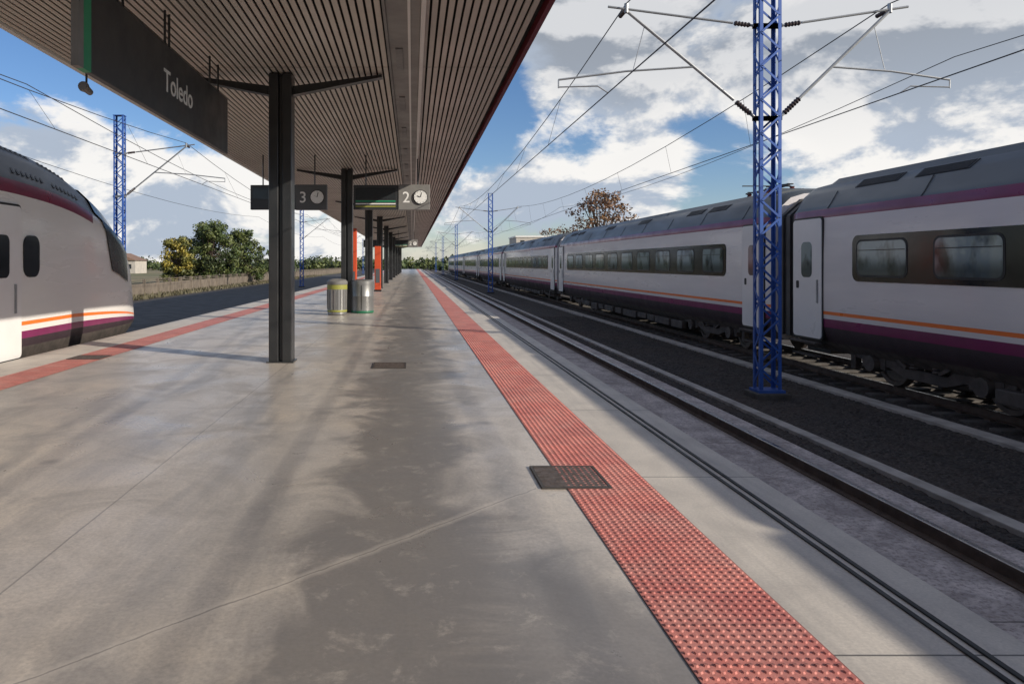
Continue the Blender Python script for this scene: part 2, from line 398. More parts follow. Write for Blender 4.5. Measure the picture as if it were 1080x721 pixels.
# ------------------------------------------------------------------ tracks
def track(cx,label,ysl0,n_ind,yend,slab=False):
    r=empty('railway_track',(cx,0,GZ),label,'railway track','parallel railway tracks')
    for s in(-1,1):
        x=cx+s*.75; b=MB()
        pr=[(-.07,GZ+.002),(.07,GZ+.002),(.07,GZ+.014),(.012,GZ+.03),(.012,RZ-.035),(.035,RZ-.028),(.035,RZ-.006),(.028,RZ),(-.028,RZ),(-.035,RZ-.006),(-.035,RZ-.028),(-.012,RZ-.035),(-.012,GZ+.03),(-.07,GZ+.014)]
        n=len(pr); ya,yb=-50,yend
        v=[(x+p,ya,z) for p,z in pr]+[(x+p,yb,z) for p,z in pr]
        b.add(v,[(i,(i+1)%n,n+(i+1)%n,n+i) for i in range(n)],[1 if i in(7,8) else 0 for i in range(n)])
        b.obj('rail',[m_rail,m_railtop],r)
    def clips(b,y,z):
        for s in(-1,1):
            for q in(-1,1):
                xx=cx+s*.75+q*.12
                b.box(xx-.045,xx+.045,y-.06,y+.06,z,z+.025,1)
    def sl(b,y):
        prof=[(y-.14,GZ-.08),(y+.14,GZ-.08),(y+.11,GZ+.001),(y-.11,GZ+.001)]
        b.prismX(prof,cx-1.28,cx+1.28); clips(b,y,GZ+.0015)
    if slab: return
    b=MB(); sl(b,ysl0); first=b.obj('sleeper',[m_sleep,m_rail],r)
    for i in range(1,n_ind):
        c=first.copy(); c.location=(0,i*.6,0); col.objects.link(c); c.parent=r
    b=MB(); y=ysl0+n_ind*.6
    while y<150: sl(b,y); y+=.6
    y=ysl0-.6
    while y>-6: sl(b,y); y-=.6
    b.obj('sleeper',[m_sleep,m_rail],r,kind='stuff')
track(4.05,'empty railway track on concrete slab beside platform',4.2,70,400,True)
track(10.25,'railway track with sleepers under long train',7.2,50,400)
track(-8.27,'railway track with sleepers under arriving train',18,50,400)
b=MB(); b.box(5.70,5.90,-20,300,GZ-.05,GZ+.05)
b.obj('concrete_kerb',m_kerb,label='long low grey concrete kerb between two tracks',cat='kerb',bevel=.01,group='kerbs along the tracks')
b=MB(); b.box(8.25,8.55,-20,300,GZ-.05,GZ+.05)
b.obj('concrete_kerb',m_kerb,label='long low pale concrete kerb beside the train',cat='kerb',bevel=.01,group='kerbs along the tracks')
b=MB(); b.add([(-18.5,-60,GZ-.02),(-10.6,-60,GZ-.02),(-10.6,500,GZ-.02),(-18.5,500,GZ-.02)],[(0,1,2,3)])
b.obj('service_road',simple('asphalt',(.055,.053,.052),(.038,.037,.036),1.2,.85,bump=.4,bscale=40),kind='structure',label='dark asphalt service road beside the tracks')

# ------------------------------------------------------------------ canopy
CX0,CX1,CY0,CY1=-5.36,1.66,-12,132
can=empty('platform_canopy',(-1.9,11.5,0),'long flat slatted platform canopy with maroon edge','canopy')
b=MB()
pitch=.100; seg=11.5
x=CX0+.10
while x+.075<CX1-.07:
    if not(-.34<x+.04<.17):
        y=CY0+.1
        while y<CY1-.2:
            y1=min(y+seg-.03,CY1-.1)
            b.box(x,x+.068,y,y1,CZ,CZ+.02)
            y+=seg
    x+=pitch
b.obj('soffit',m_slat,can)
b=MB(); b.box(CX0+.09,CX1-.07,CY0,CY1,CZ+.07,CZ+.30); b.obj('roof_deck',[m_void],can)
b=MB(); b.box(CX0-.05,CX1+.05,CY0-.05,CY1+.05,CZ+.303,CZ+.36); b.obj('roof_sheet',[m_mgrey],can)
b=MB(); b.box(CX1-.065,CX1,CY0,CY1,CZ-.05,CZ+.30); b.obj('fascia',m_maroon,can)
b=MB(); b.box(CX0,CX0+.085,CY0,CY1,CZ-.04,CZ+.30); b.obj('fascia',m_lgrey,can)
b=MB(); b.box(-.32,.10,CY0+.1,CY1-.1,CZ-.06,CZ+.04,0); b.box(.103,.16,CY0+.1,CY1-.1,CZ-.11,CZ+.04,1); b.box(-.36,-.323,CY0+.1,CY1-.1,CZ-.085,CZ+.04,2)
b.box(-.06,-.025,CY0+.2,CY1-.2,CZ-.072,CZ-.0605,1)
b.obj('light_trough',[m_trough,m_lgrey,m_mgrey],can)
y=9.9
while y<100:
    b=MB(); b.box(-.24,-.14,y,y+1.1,CZ-.080,CZ-.0605,0)
    b.obj('light_fitting',[m_mgrey],can); y+=2.875
CS=11.5
colroot=empty('canopy_column',(-2.14,11.5,0),'dark painted twin steel column with branching arms','column','canopy columns along the platform')
cx,cy=-2.14,11.5
b=MB(); b.box(cx-.185,cx-.03,cy-.16,cy+.16,.012,CZ-.02); b.box(cx+.03,cx+.185,cy-.16,cy+.16,.012,CZ-.02); b.box(cx-.029,cx+.029,cy-.10,cy+.10,.012,CZ-.03)
b.obj('shaft',m_col,colroot,bevel=.012)
b=MB(); b.box(cx-.22,cx+.22,cy-.19,cy+.19,.001,.02); b.obj('base_plate',m_col,colroot)
for s in(-1,1):
    b=MB(); x0=cx+s*.19
    b.prismY([(x0,4.36),(x0,4.50),(x0+s*1.45,4.69),(x0+s*1.45,4.65)],cy-.04,cy+.04)
    b.prismY([(x0,4.345),(x0,4.359),(x0+s*1.46,4.649),(x0+s*1.46,4.635)],cy-.08,cy+.08)
    b.obj('arm',m_col,colroot)
for i in range(1,11): copy_tree(colroot,(-2.14,11.5+i*CS,0))
copy_tree(colroot,(-2.14,0-6,0))

# Station name sign
sx=-3.0
sg=empty('station_name_sign',(sx,8.9,3.4),'dark grey hanging station name sign with green band','sign')
ya,yb=6.30,11.4; za,zb=3.38,4.27
b=MB(); b.box(sx-.07,sx,ya+.25,yb,za,zb); b.obj('panel',m_sign,sg,bevel=.01)
b=MB(); b.box(sx-.068,sx+.002,ya+.10,ya+.249,za,zb); b.obj('green_band',m_green,sg)
b=MB(); b.box(sx-.068,sx+.0015,ya,ya+.099,za,zb); b.obj('pale_band',m_mgrey,sg)
text_obj('lettering','Toledo',.38,m_white,sg,(sx+.002,8.46,3.70),'side')
for y in(7.2,7.35,8.6,8.75,10.5,10.95):
    b=MB(); b.cyl((sx-.035,y,zb-.02),(sx-.035,y,CZ+.03),.016,8)
    b.obj('hanger_rod',m_col,sg)
ls=empty('loudspeaker',(-4.6,9.9,3.9),'small grey loudspeaker hanging under canopy edge','loudspeaker')
b=MB(); b.cyl((-4.6,9.9,4.13),(-4.6,9.9,CZ),.016,8); b.obj('bracket',m_col,ls)
b=MB(); b.lathe((-4.6,9.78,4.08),(-4.6,10.02,4.04),[(0,.065),(.04,.075),(.11,.055),(.24,.045),(.25,.02)],14); b.obj('horn',m_mgrey,ls,smooth=True)

def display(xa,xb,y,num):
    r=empty('platform_display',((xa+xb)/2,y,3.1),'dark hanging platform display showing number %s beside a clock'%num,'sign','hanging platform displays')
    z0,z1=3.14,3.84
    b=MB(); b.box(xa,xb-.905,y,y+.16,z0,z1); b.obj('panel',m_sign,r,bevel=.01)
    b=MB(); b.box(xb-.90,xb,y-.02,y+.17,z0-.01,z1+.01); b.obj('end_panel',m_plateg if num=='3' else m_mgrey,r,bevel=.01)
    b=MB(); b.box(xa+.06,xb-.98,y-.012,y-.001,z0+.30,z1-.08); b.obj('screen',m_pane,r)
    if num=='2':
        for k,mm in enumerate((m_green,m_lgrey,m_lime)):
            zz=z0+.22-.075*k
            b=MB(); b.box(xa+.06,xb-.98,y-.012,y-.001,zz,zz+.035,0); b.obj('coloured_line',mm,r)
    text_obj('lettering',num,.44,m_white,r,(xb-.68,y-.023,z0+.20),'front','CENTER')
    cxx=xb-.27; cz=(z0+z1)/2; y=y-.02
    b=MB(); b.lathe((cxx,y-.0015,cz),(cxx,y-.04,cz),[(0,.205),(.038,.205)],28,0); ck=b.obj('clock',m_col,r,smooth=True)
    b=MB(); b.lathe((cxx,y-.041,cz),(cxx,y-.046,cz),[(0,.185),(.005,.185)],28,0); b.obj('clock_face',m_white,ck)
    b=MB(); 
    b.beam((cxx,y-.050,cz),(cxx+.03,y-.050,cz+.13),.020,.004); b.beam((cxx,y-.055,cz),(cxx-.09,y-.055,cz+.04),.026,.004)
    for k in range(12):
        a=k*math.pi/6; b.beam((cxx+.15*math.sin(a),y-.049,cz+.15*math.cos(a)),(cxx+.173*math.sin(a),y-.049,cz+.173*math.cos(a)),.012,.004)
    b.obj('clock_hands',m_col,ck)
    for x in(xa+.35,xb-.35):
        b=MB(); b.cyl((x,y+.08,z1-.01),(x,y+.08,CZ+.03),.02,8); b.obj('hanger_rod',m_col,r)
for y in(20.0,66.):
    display(-4.62,-2.44,y,'3'); display(-1.68,.50,y,'2')

def totem(x,y,w,h,lab):
    r=empty('information_totem',(x,y,0),lab,'information board','red boards beside the columns')
    b=MB(); b.box(x-w/2-.03,x+w/2+.03,y-.16,y+.16,.001,.10); b.obj('base',m_col,r,bevel=.01)
    b=MB(); b.box(x-w/2,x+w/2,y-.12,y+.12,.101,h); b.obj('panel',m_red,r,bevel=.015)
    b=MB(); b.box(x-w/2+.06,x+w/2-.06,y-.135,y-.121,.5,1.3); b.obj('poster',m_plateg,r)
totem(-2.42,27.,.56,2.95,'orange-red information totem beside a column')
totem(-2.0,40.5,.36,2.6,'slim red information totem beside a column')

def bin1(x,y):
    r=empty('litter_bin',(x,y,0),'round grey metal litter bin with yellow-green band','litter bin','litter bins on the platform')
    b=MB(); b.lathe((x,y,.001),(x,y,1),[(0,.27),(.03,.30),(.80,.31)],24); b.obj('body',m_steel,r,smooth=True)
    b=MB(); b.lathe((x,y,.801),(x,y,1.2),[(0,.318),(.14,.318)],24); b.obj('band',m_lime,r,smooth=True)
    b=MB(); b.lathe((x,y,.942),(x,y,1.2),[(0,.31),(.02,.325),(.10,.325),(.16,.27),(.19,.12)],24); b.obj('lid',m_mgrey,r,smooth=True)
    b=MB(); b.lathe((x,y,.10),(x,y,1.2),[(0,.305),(.01,.312),(.05,.312),(.06,.305)],24); b.obj('band',m_lime,r,smooth=True)
    b=MB()
    for k in range(10):
        a=math.pi*(1.05+.9*k/9); b.beam((x+.306*math.cos(a),y+.306*math.sin(a),.18),(x+.314*math.cos(a),y+.314*math.sin(a),.79),.018,.012)
    b.obj('rib',m_mgrey,r)
def bin2(x,y):
    r=empty('litter_bin',(x,y,0),'wide plain brushed steel litter bin with green base','litter bin','litter bins on the platform')
    b=MB(); b.lathe((x,y,.081),(x,y,1),[(0,.36),(.45,.355),(.46,.360),(.48,.360),(.49,.355),(.85,.36)],28); b.obj('body',m_steel,r,smooth=True)
    b=MB(); b.lathe((x,y,.001),(x,y,1),[(0,.34),(.02,.368),(.078,.368)],28); b.obj('base',m_dgreen,r,smooth=True)
    b=MB(); b.lathe((x,y,.932),(x,y,1.2),[(0,.372),(.10,.372),(.14,.34),(.15,.24)],28); b.obj('lid',m_steel,r,smooth=True)
    b=MB(); b.lathe((x,y,1.084),(x,y,1.2),[(0,.22),(.006,.21)],24); b.obj('opening',m_void,r)
    b=MB(); b.box(x-.005,x+.005,y-.372,y-.352,.12,.90); b.obj('door_seam',m_void,r)
bin1(-2.36,22.0); bin2(-1.63,22.9)

# ------------------------------------------------------------------ trains
PR=[(1.16,-.28,5),(1.36,-.06,4),(1.42,.10,4),(1.45,.25,2),(1.455,.43,0),(1.457,.52,3),(1.458,.59,0),(1.46,1.2,0),(1.455,1.9,0),(1.44,2.58,1),(1.425,2.77,6),
    (1.36,2.86,6),(1.20,3.14,6),(.98,3.33,6),(.62,3.43,6),(.25,3.46,6)]
BM=[m_body,m_maroonT,m_purple,m_orange,m_dpurple,m_under,m_roof]
def full_profile(pr,hs=1.):
    L=[(-w,z,m) for w,z,m in pr]; R=[(w,z) for w,z,m in pr][::-1]
    pts=[(p[0],p[1]) for p in L]+R
    ms=[p[2] for p in L]+[pr[i][2] for i in range(len(pr)-2,-1,-1)]
    ms[len(pr)-1]=6
    return pts,ms
def rrect_yz(b,x0,x1,y0,y1,z0,z1,r,mi=0,n=5):
    pts=[]
    for (cy,cz,a0) in((y1-r,z1-r,0),(y0+r,z1-r,90),(y0+r,z0+r,180),(y1-r,z0+r,270)):
        for k in range(n+1):
            a=math.radians(a0+90*k/n); pts.append((cy+r*math.cos(a),cz+r*math.sin(a)))
    b.prismX(pts,x0,x1,mi)
CXR=10.25; SX=CXR-1.46
def build_bogie(parent,cx,yc,label=None):
    b=MB()
    for s in(-1,1):
        x=cx+s*1.12
        b.prismX([(yc-1.9,-.30),(yc-1.9,-.15),(yc-.8,-.15),(yc-.55,-.32),(yc+.55,-.32),(yc+.8,-.15),(yc+1.9,-.15),(yc+1.9,-.30),(yc+.9,-.38),(yc+.5,-.50),(yc-.5,-.50),(yc-.9,-.38)],x-.08,x+.08)
        for q in(-1,1):
            yy=yc+q*1.35
            b.cyl((x-.06*s,yy,-.35),(x+.18*s,yy,-.35),.16,14)
            b.box(x-.09,x+.11,yy-.34,yy-.20,-.44,-.14); b.box(x-.09,x+.11,yy+.20,yy+.34,-.44,-.14)
        for q in(-.28,.28):
            b.lathe((x,yc+q,-.32),(x,yc+q,0),[(k*.03,.13 if k%2 else .10) for k in range(9)],12)
        b.beam((x+s*.1,yc-.9,-.05),(x+s*.1,yc-.4,-.3),.06)
        b.beam((x+s*.1,yc+.9,-.05),(x+s*.1,yc+.4,-.3),.06)
        b.box(x-.06,x+.06,yc-2.1,yc-1.95,-.55,-.2); b.box(x-.06,x+.06,yc+1.95,yc+2.1,-.55,-.2)
    b.box(cx-1,cx+1,yc-.25,yc+.25,-.45,-.2)
    bo=b.obj('bogie',m_under,parent)
    for q in(-1,1):
        for s in(-1,1):
            b=MB(); x=cx+s*.75; yy=yc+q*1.35
            b.lathe((x-.07*s,yy,-.345),(x+.07*s,yy,-.345),[(0,.47),(.03,.47),(.032,.45),(.13,.445),(.131,.36),(.10,.34),(.10,.16),(.14,.14)],28)
            b.obj('wheel',m_wheel,bo,smooth=True)
def build_car(y1,L=24.9,label='',panto=False):
    y0=y1-L; cx=CXR
    r=empty('train_carriage',(cx,y1,RZ),label,'train carriage','carriages of the long train')
    pts,ms=full_profile(PR); n=len(pts)
    b=MB(); 
    secs=[(y0,.93,-.10),(y0+.12,.985,-.02),(y0+.3,1,0),(y1-.3,1,0),(y1-.12,.985,-.02),(y1,.93,-.10)]
    for y,sc_,dz in secs:
        for w,z in pts: b.v.append((cx+w*sc_,y,z+(dz if z>2.7 else 0)))
    for k in range(len(secs)-1):
        for i in range(n-1):
            b.f.append((k*n+i,k*n+i+1,(k+1)*n+i+1,(k+1)*n+i)); b.m.append(ms[i])
        b.f.append((k*n+n-1,k*n,(k+1)*n,(k+1)*n+n-1)); b.m.append(5)
    b.f.append(tuple(range(n))); b.m.append(0); b.f.append(tuple(range((len(secs)-1)*n,len(secs)*n))); b.m.append(0)
    b.obj('body',BM,r,smooth=True)
    b=MB(); rrect_yz(b,SX-.010,SX+.02,y0+2.35,y1-2.35,1.25,2.16,.16); b.obj('window_band',m_band,r)
    nw=10
    for i in range(nw):
        yc=y1-3.2-i*(L-6.4)/(nw-1)
        b=MB(); rrect_yz(b,SX-.015,SX-.0115,yc-.72,yc+.72,1.34,2.07,.15)
        rrect_yz(b,SX-.019,SX-.0155,yc-.68,yc+.68,1.38,2.03,.12,1)
        b.beam((SX-.021,yc-.66,1.86),(SX-.021,yc+.66,1.86),.004,.014,0)
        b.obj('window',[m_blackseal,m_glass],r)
    for ya in(y1-1.32,y0+.22):
        b=MB(); rrect_yz(b,SX-.012,SX+.05,ya-.03,ya+1.13,-.06,2.62,.10); dr=b.obj('door',m_blackseal,r)
        b=MB(); rrect_yz(b,SX-.030,SX-.0125,ya,ya+1.10,-.02,2.58,.08); b.obj('door_leaf',m_door,dr)
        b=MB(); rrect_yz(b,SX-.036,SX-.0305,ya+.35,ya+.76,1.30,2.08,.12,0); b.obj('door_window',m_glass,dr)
        b=MB(); b.box(SX-.05,SX-.0305,ya+.12,ya+.16,.75,1.25); b.obj('handle',m_galv,dr)
        b=MB(); rrect_yz(b,SX-.036,SX-.0305,ya+.86,ya+.97,1.05,1.22,.03,0); b.obj('door_button',m_blackseal,dr)
        b=MB(); b.box(SX-.14,SX+.02,ya+.05,ya+1.05,-.14,-.10); b.box(SX-.10,SX+.06,ya+.1,ya+1.0,-.42,-.39); b.obj('step',m_under,dr)
    b=MB(); 
    b.box(cx-1.05,cx+1.05,y0+.4,y1-.4,-.302,-.18)
    yy=y0+5.9
    random.seed(3)
    while yy<y1-6.2:
        w=random.uniform(.7,1.9); b.box(cx-1.34,cx-.35,yy,yy+w,-.62+random.uniform(0,.12),-.303); b.box(cx+.35,cx+1.34,yy,yy+w,-.6,-.303); yy+=w+random.uniform(.08,.4)
    b.obj('underframe',m_under,r,bevel=.02)
    for yc in(y1-3.95,y0+3.95): build_bogie(r,cx,yc)
    for (a,c) in((.7,8.3),(8.36,16.5),(16.56,L-.7)):
        ya,yb=y1-c,y1-a
        b=MB()
        for y,k in((ya,0),(ya+.12,1),(yb-.12,1),(yb,0)):
            zt=3.50+.04*k
            for w,z in((-1.02,3.27),(-.80,zt-.06),(-.5,zt),(.5,zt),(.80,zt-.06),(1.02,3.27)): b.v.append((cx+w,y,z))
        for k in range(3):
            for i in range(5): b.f.append((k*6+i,k*6+i+1,k*6+7+i,k*6+6+i)); b.m.append(0)
        b.f.append((0,1,2,3,4,5)); b.m.append(0); b.f.append((18,19,20,21,22,23)); b.m.append(0)
        b.obj('roof_fairing',m_roof,r)
    for a in(2.0,3.7,9.2,14.0,19.0,20.7):
        b=MB(); ya=y1-a-1.25; yb=y1-a
        def P(t,o):
            p0=Vector((-1.20,3.14)); p1=Vector((-.99,3.322)); nn=Vector((-(p1-p0).y,(p1-p0).x)).normalized()
            q=p0+(p1-p0)*t+nn*o; return q
        c4=[P(.06,.012),P(.94,.012),P(.94,-.01),P(.06,-.01)]
        b.prismY([(cx+q.x,q.y) for q in c4],ya,yb,0)
        for k in range(7):
            t=.12+k*.115; c4=[P(t,.022),P(t+.05,.022),P(t+.05,.012),P(t,.012)]
            b.prismY([(cx+q.x,q.y) for q in c4],ya+.04,yb-.04,0)
        b.obj('roof_vent',[m_roofd,m_mgrey],r)
    b=MB(); 
    for a in np.arange(1.45,L-1,2.75):
        y=y1-a
        b.prismY([(cx-1.428,2.775),(cx-1.363,2.863),(cx-1.203,3.143),(cx-1.21,3.147),(cx-1.37,2.867),(cx-1.435,2.779)],y,y+.02,0)
    b.obj('roof_seam',m_roofd,r)
    b=MB()
    for k in range(6):
        y=y1+.02+k*.155; e=.0 if k%2 else .05
        b.prismY([(cx-1.22-e,-.1),(cx+1.22+e,-.1),(cx+1.22+e,2.7+e),(cx+.8,3.12+e),(cx-.8,3.12+e),(cx-1.22-e,2.7+e)],y,y+.15)
    b.box(cx-.5,cx+.5,y1,y1+.94,-.5,-.25)
    b.obj('gangway',m_gang,r)
    return r
GAP=.96
Ybase=16.36
c0=build_car(Ybase,label='white and purple train carriage with orange stripe')
for k in(-1,1,2,3,4,5,6):
    c=copy_tree(c0,(CXR,Ybase+k*(24.9+GAP),RZ))
pr=[c for c in bpy.data.objects if c.name.startswith('train_carriage') and abs(c.location.y-(Ybase+24.9+GAP))<.1][0]
b=MB(); cx=CXR; y=19.9
for sx_ in(-.45,.45):
    for q in(-.5,.5): b.lathe((cx+sx_,y+q,3.42),(cx+sx_,y+q,4.2),[(k*.025,.075 if k%2 else .045) for k in range(9)],10,0)
    b.beam((cx+sx_,y-.7,3.64),(cx+sx_,y+.7,3.64),.04,.04,1)
b.beam((cx-.5,y-.5,3.66),(cx+.5,y-.5,3.66),.04,.04,1); b.beam((cx-.5,y+.5,3.66),(cx+.5,y+.5,3.66),.04,.04,1)
b.beam((cx,y+.5,3.68),(cx,y-.8,3.76),.06,.06,1); b.beam((cx,y-.8,3.76),(cx,y+.4,3.82),.04,.04,1)
b.beam((cx-.7,y+.4,3.84),(cx+.7,y+.4,3.84),.05,.03,1)
for xx in(-.9,-.35): b.lathe((cx+xx,18.3,3.36),(cx+xx,18.3,4.2),[(k*.028,.075 if k%2 else .045) for k in range(10)],10,0)
b.beam((cx-.9,18.3,3.63),(cx-.4,19,3.64),.03,.03,1); b.beam((cx-.9,18.3,3.63),(cx-.7,17.6,3.60),.03,.03,1)
m_redins=simple('insulator_dark_red',(.14,.028,.022),(.09,.02,.016),4,.45)
b.obj('pantograph',[m_redins,m_roofd],pr)

# --- left train with shaped nose
CL=-8.27; SL=CL+1.46
PL=[(1.16,-.28,5),(1.36,-.06,5),(1.42,.14,4),(1.45,.29,2),(1.455,.42,0)]+[t for t in PR[5:]]
PL=[(w if z<2.8 else w*.99,z*(1.0 if z<2 else 1+.03*(z-2)),m) for w,z,m in PL]
NS=-1.15
kx=[-6]+[v+NS for v in(13.0,14.4,15.6,16.8,17.9,18.8,19.55,20.1,20.38)]
ztop=[3.86,3.84,3.74,3.54,3.20,2.72,2.12,1.50,1.00,.72]
aw=[1,1,.995,.985,.965,.925,.84,.70,.48,.20]
z0=.10
def interp(y,xs,vs):
    return float(sum(np.interp(y+o,xs,vs) for o in(-.5,-.3,-.15,0,.15,.3,.5))/7) if y<kx[-1]-.55 else float(np.interp(y,xs,vs))
FULL,MS=full_profile(PL)
def surf(y,i):
    a=interp(y,kx,aw); zt=interp(y,kx,ztop); k=(zt-z0)/(3.57-z0)
    i0_=int(math.floor(i)); fr=i-i0_
    w,z=FULL[i0_]
    if fr>0: w2,z2=FULL[i0_+1]; w+= (w2-w)*fr; z+=(z2-z)*fr
    t=max(0,(z-z0)/3.4)
    a2=a*(1-max(0,1-k)*.18*t)
    kz=k if k<1 else 1+(k-1)*min(1,max(0,(z-.7)/2.0))
    zz=z0+(z-z0)*kz if z>z0 else z+float(np.interp(y,[17.2,kx[-1]],[0,.22]))
    return Vector((CL+w*a2,y,zz))
lt=empty('train_power_car',(CL,12,RZ),'silver high-speed train front with orange and purple stripes','train')
BL=[m_bodyl,m_maroonT,m_purple,m_orange,m_dpurple,m_under,m_roofl]
n=len(FULL)
ys=[-6,4,9,10.5,11.2]+list(np.linspace(11.6,18.4,30))+[v+NS for v in(19.7,19.82,19.95,20.05,20.15,20.25,20.32,20.38)]
b=MB()
for y in ys:
    for i in range(n): b.v.append(tuple(surf(y,i)))
for k in range(len(ys)-1):
    for i in range(n-1):
        m=MS[i]
        if m==6 and ys[k]>15.6: m=0
        if m==1 and ys[k]>15.0: m=0
        b.f.append((k*n+i,k*n+i+1,(k+1)*n+i+1,(k+1)*n+i)); b.m.append(m)
    b.f.append((k*n+n-1,k*n,(k+1)*n,(k+1)*n+n-1)); b.m.append(5)
b.f.append(tuple(range((len(ys)-1)*n,len(ys)*n))); b.m.append(0)
b.f.append(tuple(range(n))); b.m.append(0)
b.obj('body',BL,lt,smooth=True)
b=MB(); lo=7.7; hi=n-1-lo
ii=[lo,8,8.5]+list(range(9,n-9))+[n-9.5,n-9,hi]
ii=sorted(set(ii))
q=len(ii)
NK=9
for kk in range(NK):
    for jj,i in enumerate(ii):
        side=abs(i-(n-1)/2)/((n-1)/2-lo)
        ya_=15.35+.75*max(0,side-.6)/.4; yb_=17.55-.30*side
        y=ya_+(yb_-ya_)*kk/(NK-1)
        p=surf(y,i); c=Vector((CL,y-.9,p.z*.55+.3)); d=(p-c).normalized(); b.v.append(tuple(p+d*.035))
for k in range(NK-1):
    for i in range(q-1): b.f.append((k*q+i,k*q+i+1,(k+1)*q+i+1,(k+1)*q+i)); b.m.append(0)
b.obj('windscreen',simple('windscreen_black',(.006,.007,.009),None,2,.25,spec=.2),lt,smooth=True)
b=MB(); rrect_yz(b,SL-.02,SL+.012,12.28,12.80,1.36,2.10,.18); b.obj('cab_window',m_band,lt)
b=MB(); rrect_yz(b,SL-.05,SL+.012,11.02,12.20,-.06,2.62,.10); dr=b.obj('door',m_blackseal,lt)
b=MB(); rrect_yz(b,SL+.0125,SL+.030,11.05,12.17,-.02,2.58,.08); b.obj('door_leaf',m_door,dr)
b=MB(); rrect_yz(b,SL+.0305,SL+.036,11.4,11.80,1.36,2.08,.12); b.obj('door_window',m_band,dr)
b=MB(); b.box(SL+.0305,SL+.05,11.95,12.0,.75,1.25); b.obj('handle',m_galv,dr)
b=MB(); rrect_yz(b,SL-.02,SL+.010,0,10.3,1.25,2.16,.16); b.obj('window_band',m_band,lt)
for i in range(5):
    yc=9.4-i*1.95
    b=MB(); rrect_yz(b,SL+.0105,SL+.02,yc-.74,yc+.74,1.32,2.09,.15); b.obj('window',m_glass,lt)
for a in(9.0,10.6,12.2,13.6):
    b=MB()
    for k in range(7):
        ya_=a+.16*k
        p0=surf(ya_,n-1-11.1); p1=surf(ya_,n-1-12.9)
        dn=Vector((.62,0,.78))*.012
        b.beam(p0+dn,p1+dn,.07,.012,0)
    b.obj('roof_vent',m_roofd,lt)
build_bogie(lt,CL,14.2)
b=MB(); b.box(CL-1.0,CL+1.0,-5,17.2,-.36,-.302); b.obj('underframe',m_under,lt)

# ------------------------------------------------------------------ catenary masts
def ribbed(b,a,c,r,mi):
    a=Vector(a);c=Vector(c);L=(c-a).length;n=int(L/.03)
    b.lathe(a,c,[(k*.03,r if k%2 else r*.65) for k in range(n)],12,mi)
def mast(X,Y,sides,label,ztop=7.7,wx=.41,wy=.28):
    r=empty('catenary_mast',(X,Y,GZ),label,'overhead line mast','overhead line masts beside the tracks')
    b=MB(); b.box(X-.32,X+.32,Y-.30,Y+.30,GZ-.1,RZ-.05); b.obj('footing',m_foot,r,bevel=.02)
    b=MB(); hx,hy=wx/2,wy/2; zb=RZ-.048; t=.062
    b.box(X-.25,X+.25,Y-.20,Y+.20,zb,zb+.05)
    for i in(-1,1):
        for j in(-1,1):
            b.box(*sorted((X+i*hx,X+i*(hx-t))),*sorted((Y+j*hy,Y+j*(hy-.012))),zb,ztop)
            b.box(*sorted((X+i*hx,X+i*(hx-.012))),*sorted((Y+j*(hy-.0125),Y+j*(hy-t))),zb,ztop)
    step=.32; z=zb+.12; k=0
    while z+step<ztop:
        s=1 if k%2 else -1
        for j in(-1,1):
            b.beam((X-s*(hx-.03),Y+j*(hy+.006),z),(X+s*(hx-.03),Y+j*(hy+.006),z+step),.038,.01,up=(0,1,0))
            b.beam((X+j*(hx+.006),Y-s*(hy-.03),z),(X+j*(hx+.006),Y+s*(hy-.03),z+step),.038,.01,up=(1,0,0))
        z+=step;k+=1
    b.box(X-hx-.02,X+hx+.02,Y-hy-.02,Y+hy+.02,ztop,ztop+.02)
    b.obj('lattice',m_blue,r)
    for s,rm,rc in sides:
        b=MB(); x0=X+s*(hx+.01)
        A=Vector((x0,Y,6.15)); B=Vector((X+s*(rm+.35),Y,6.52)); S0=Vector((x0,Y,4.38)); S1=Vector((X+s*rm,Y,6.44))
        dt=(B-A).normalized(); ds=(S1-S0).normalized()
        b.cyl(A,A+dt*.12,.025,8); b.cyl(A+dt*.45,B,.024,8)
        b.cyl(S0,S0+ds*.14,.03,8); b.cyl(S0+ds*.55,S1,.03,8)
        R0=S0+ds*((S1-S0).length*.48); R1=Vector((X+s*(rc+.95),Y,5.12))
        mid=(R0+R1)/2+Vector((0,0,.04)); b.cyl(R0,mid,.02,8); b.cyl(mid,R1,.02,8)
        b.cyl(R1,R1+Vector((0,0,-.16)),.014,6)
        b.cyl(R1+Vector((0,0,-.14)),Vector((X+s*(rc+.2),Y,5.0)),.014,6); b.cyl(Vector((X+s*(rc+.2),Y,5.0)),Vector((X+s*rc,Y,4.87)),.012,6)
        b.cyl(Vector((X+s*rm,Y,6.40)),Vector((X+s*rm,Y,6.58)),.04,8)
        b.cyl(R0+(mid-R0)*.9,S0+ds*((S1-S0).length*.86),.008,6)
        b.box(X-hx-.06,X+hx+.06,Y-.05,Y+.05,6.11,6.19); b.box(X-hx-.06,X+hx+.06,Y-.05,Y+.05,4.34,4.42)
        br=b.obj('bracket',m_galv,r)
        b=MB(); ribbed(b,A+dt*.12,A+dt*.46,.05,0); b.obj('insulator',m_ins,br)
        b=MB(); ribbed(b,S0+ds*.14,S0+ds*.56,.055,0); b.obj('insulator',m_ins,br)
        e=B+dt*-.35; b=MB(); ribbed(b,Vector((e.x,Y+.10,6.47)),Vector((e.x,Y+.42,6.47)),.045,0); b.obj('insulator',m_ins,br)
    return r
RX=6.80; RY=[-34.2,13.45,61.1,108.8,156.5,204.2]
for y in RY: mast(RX,y,[(-1,2.7,3.05),(1,2.35,2.55)],'blue lattice mast carrying two overhead line brackets')
LX=-12.1; LY=[-18.6,29.,76.7,124.4,172.1]
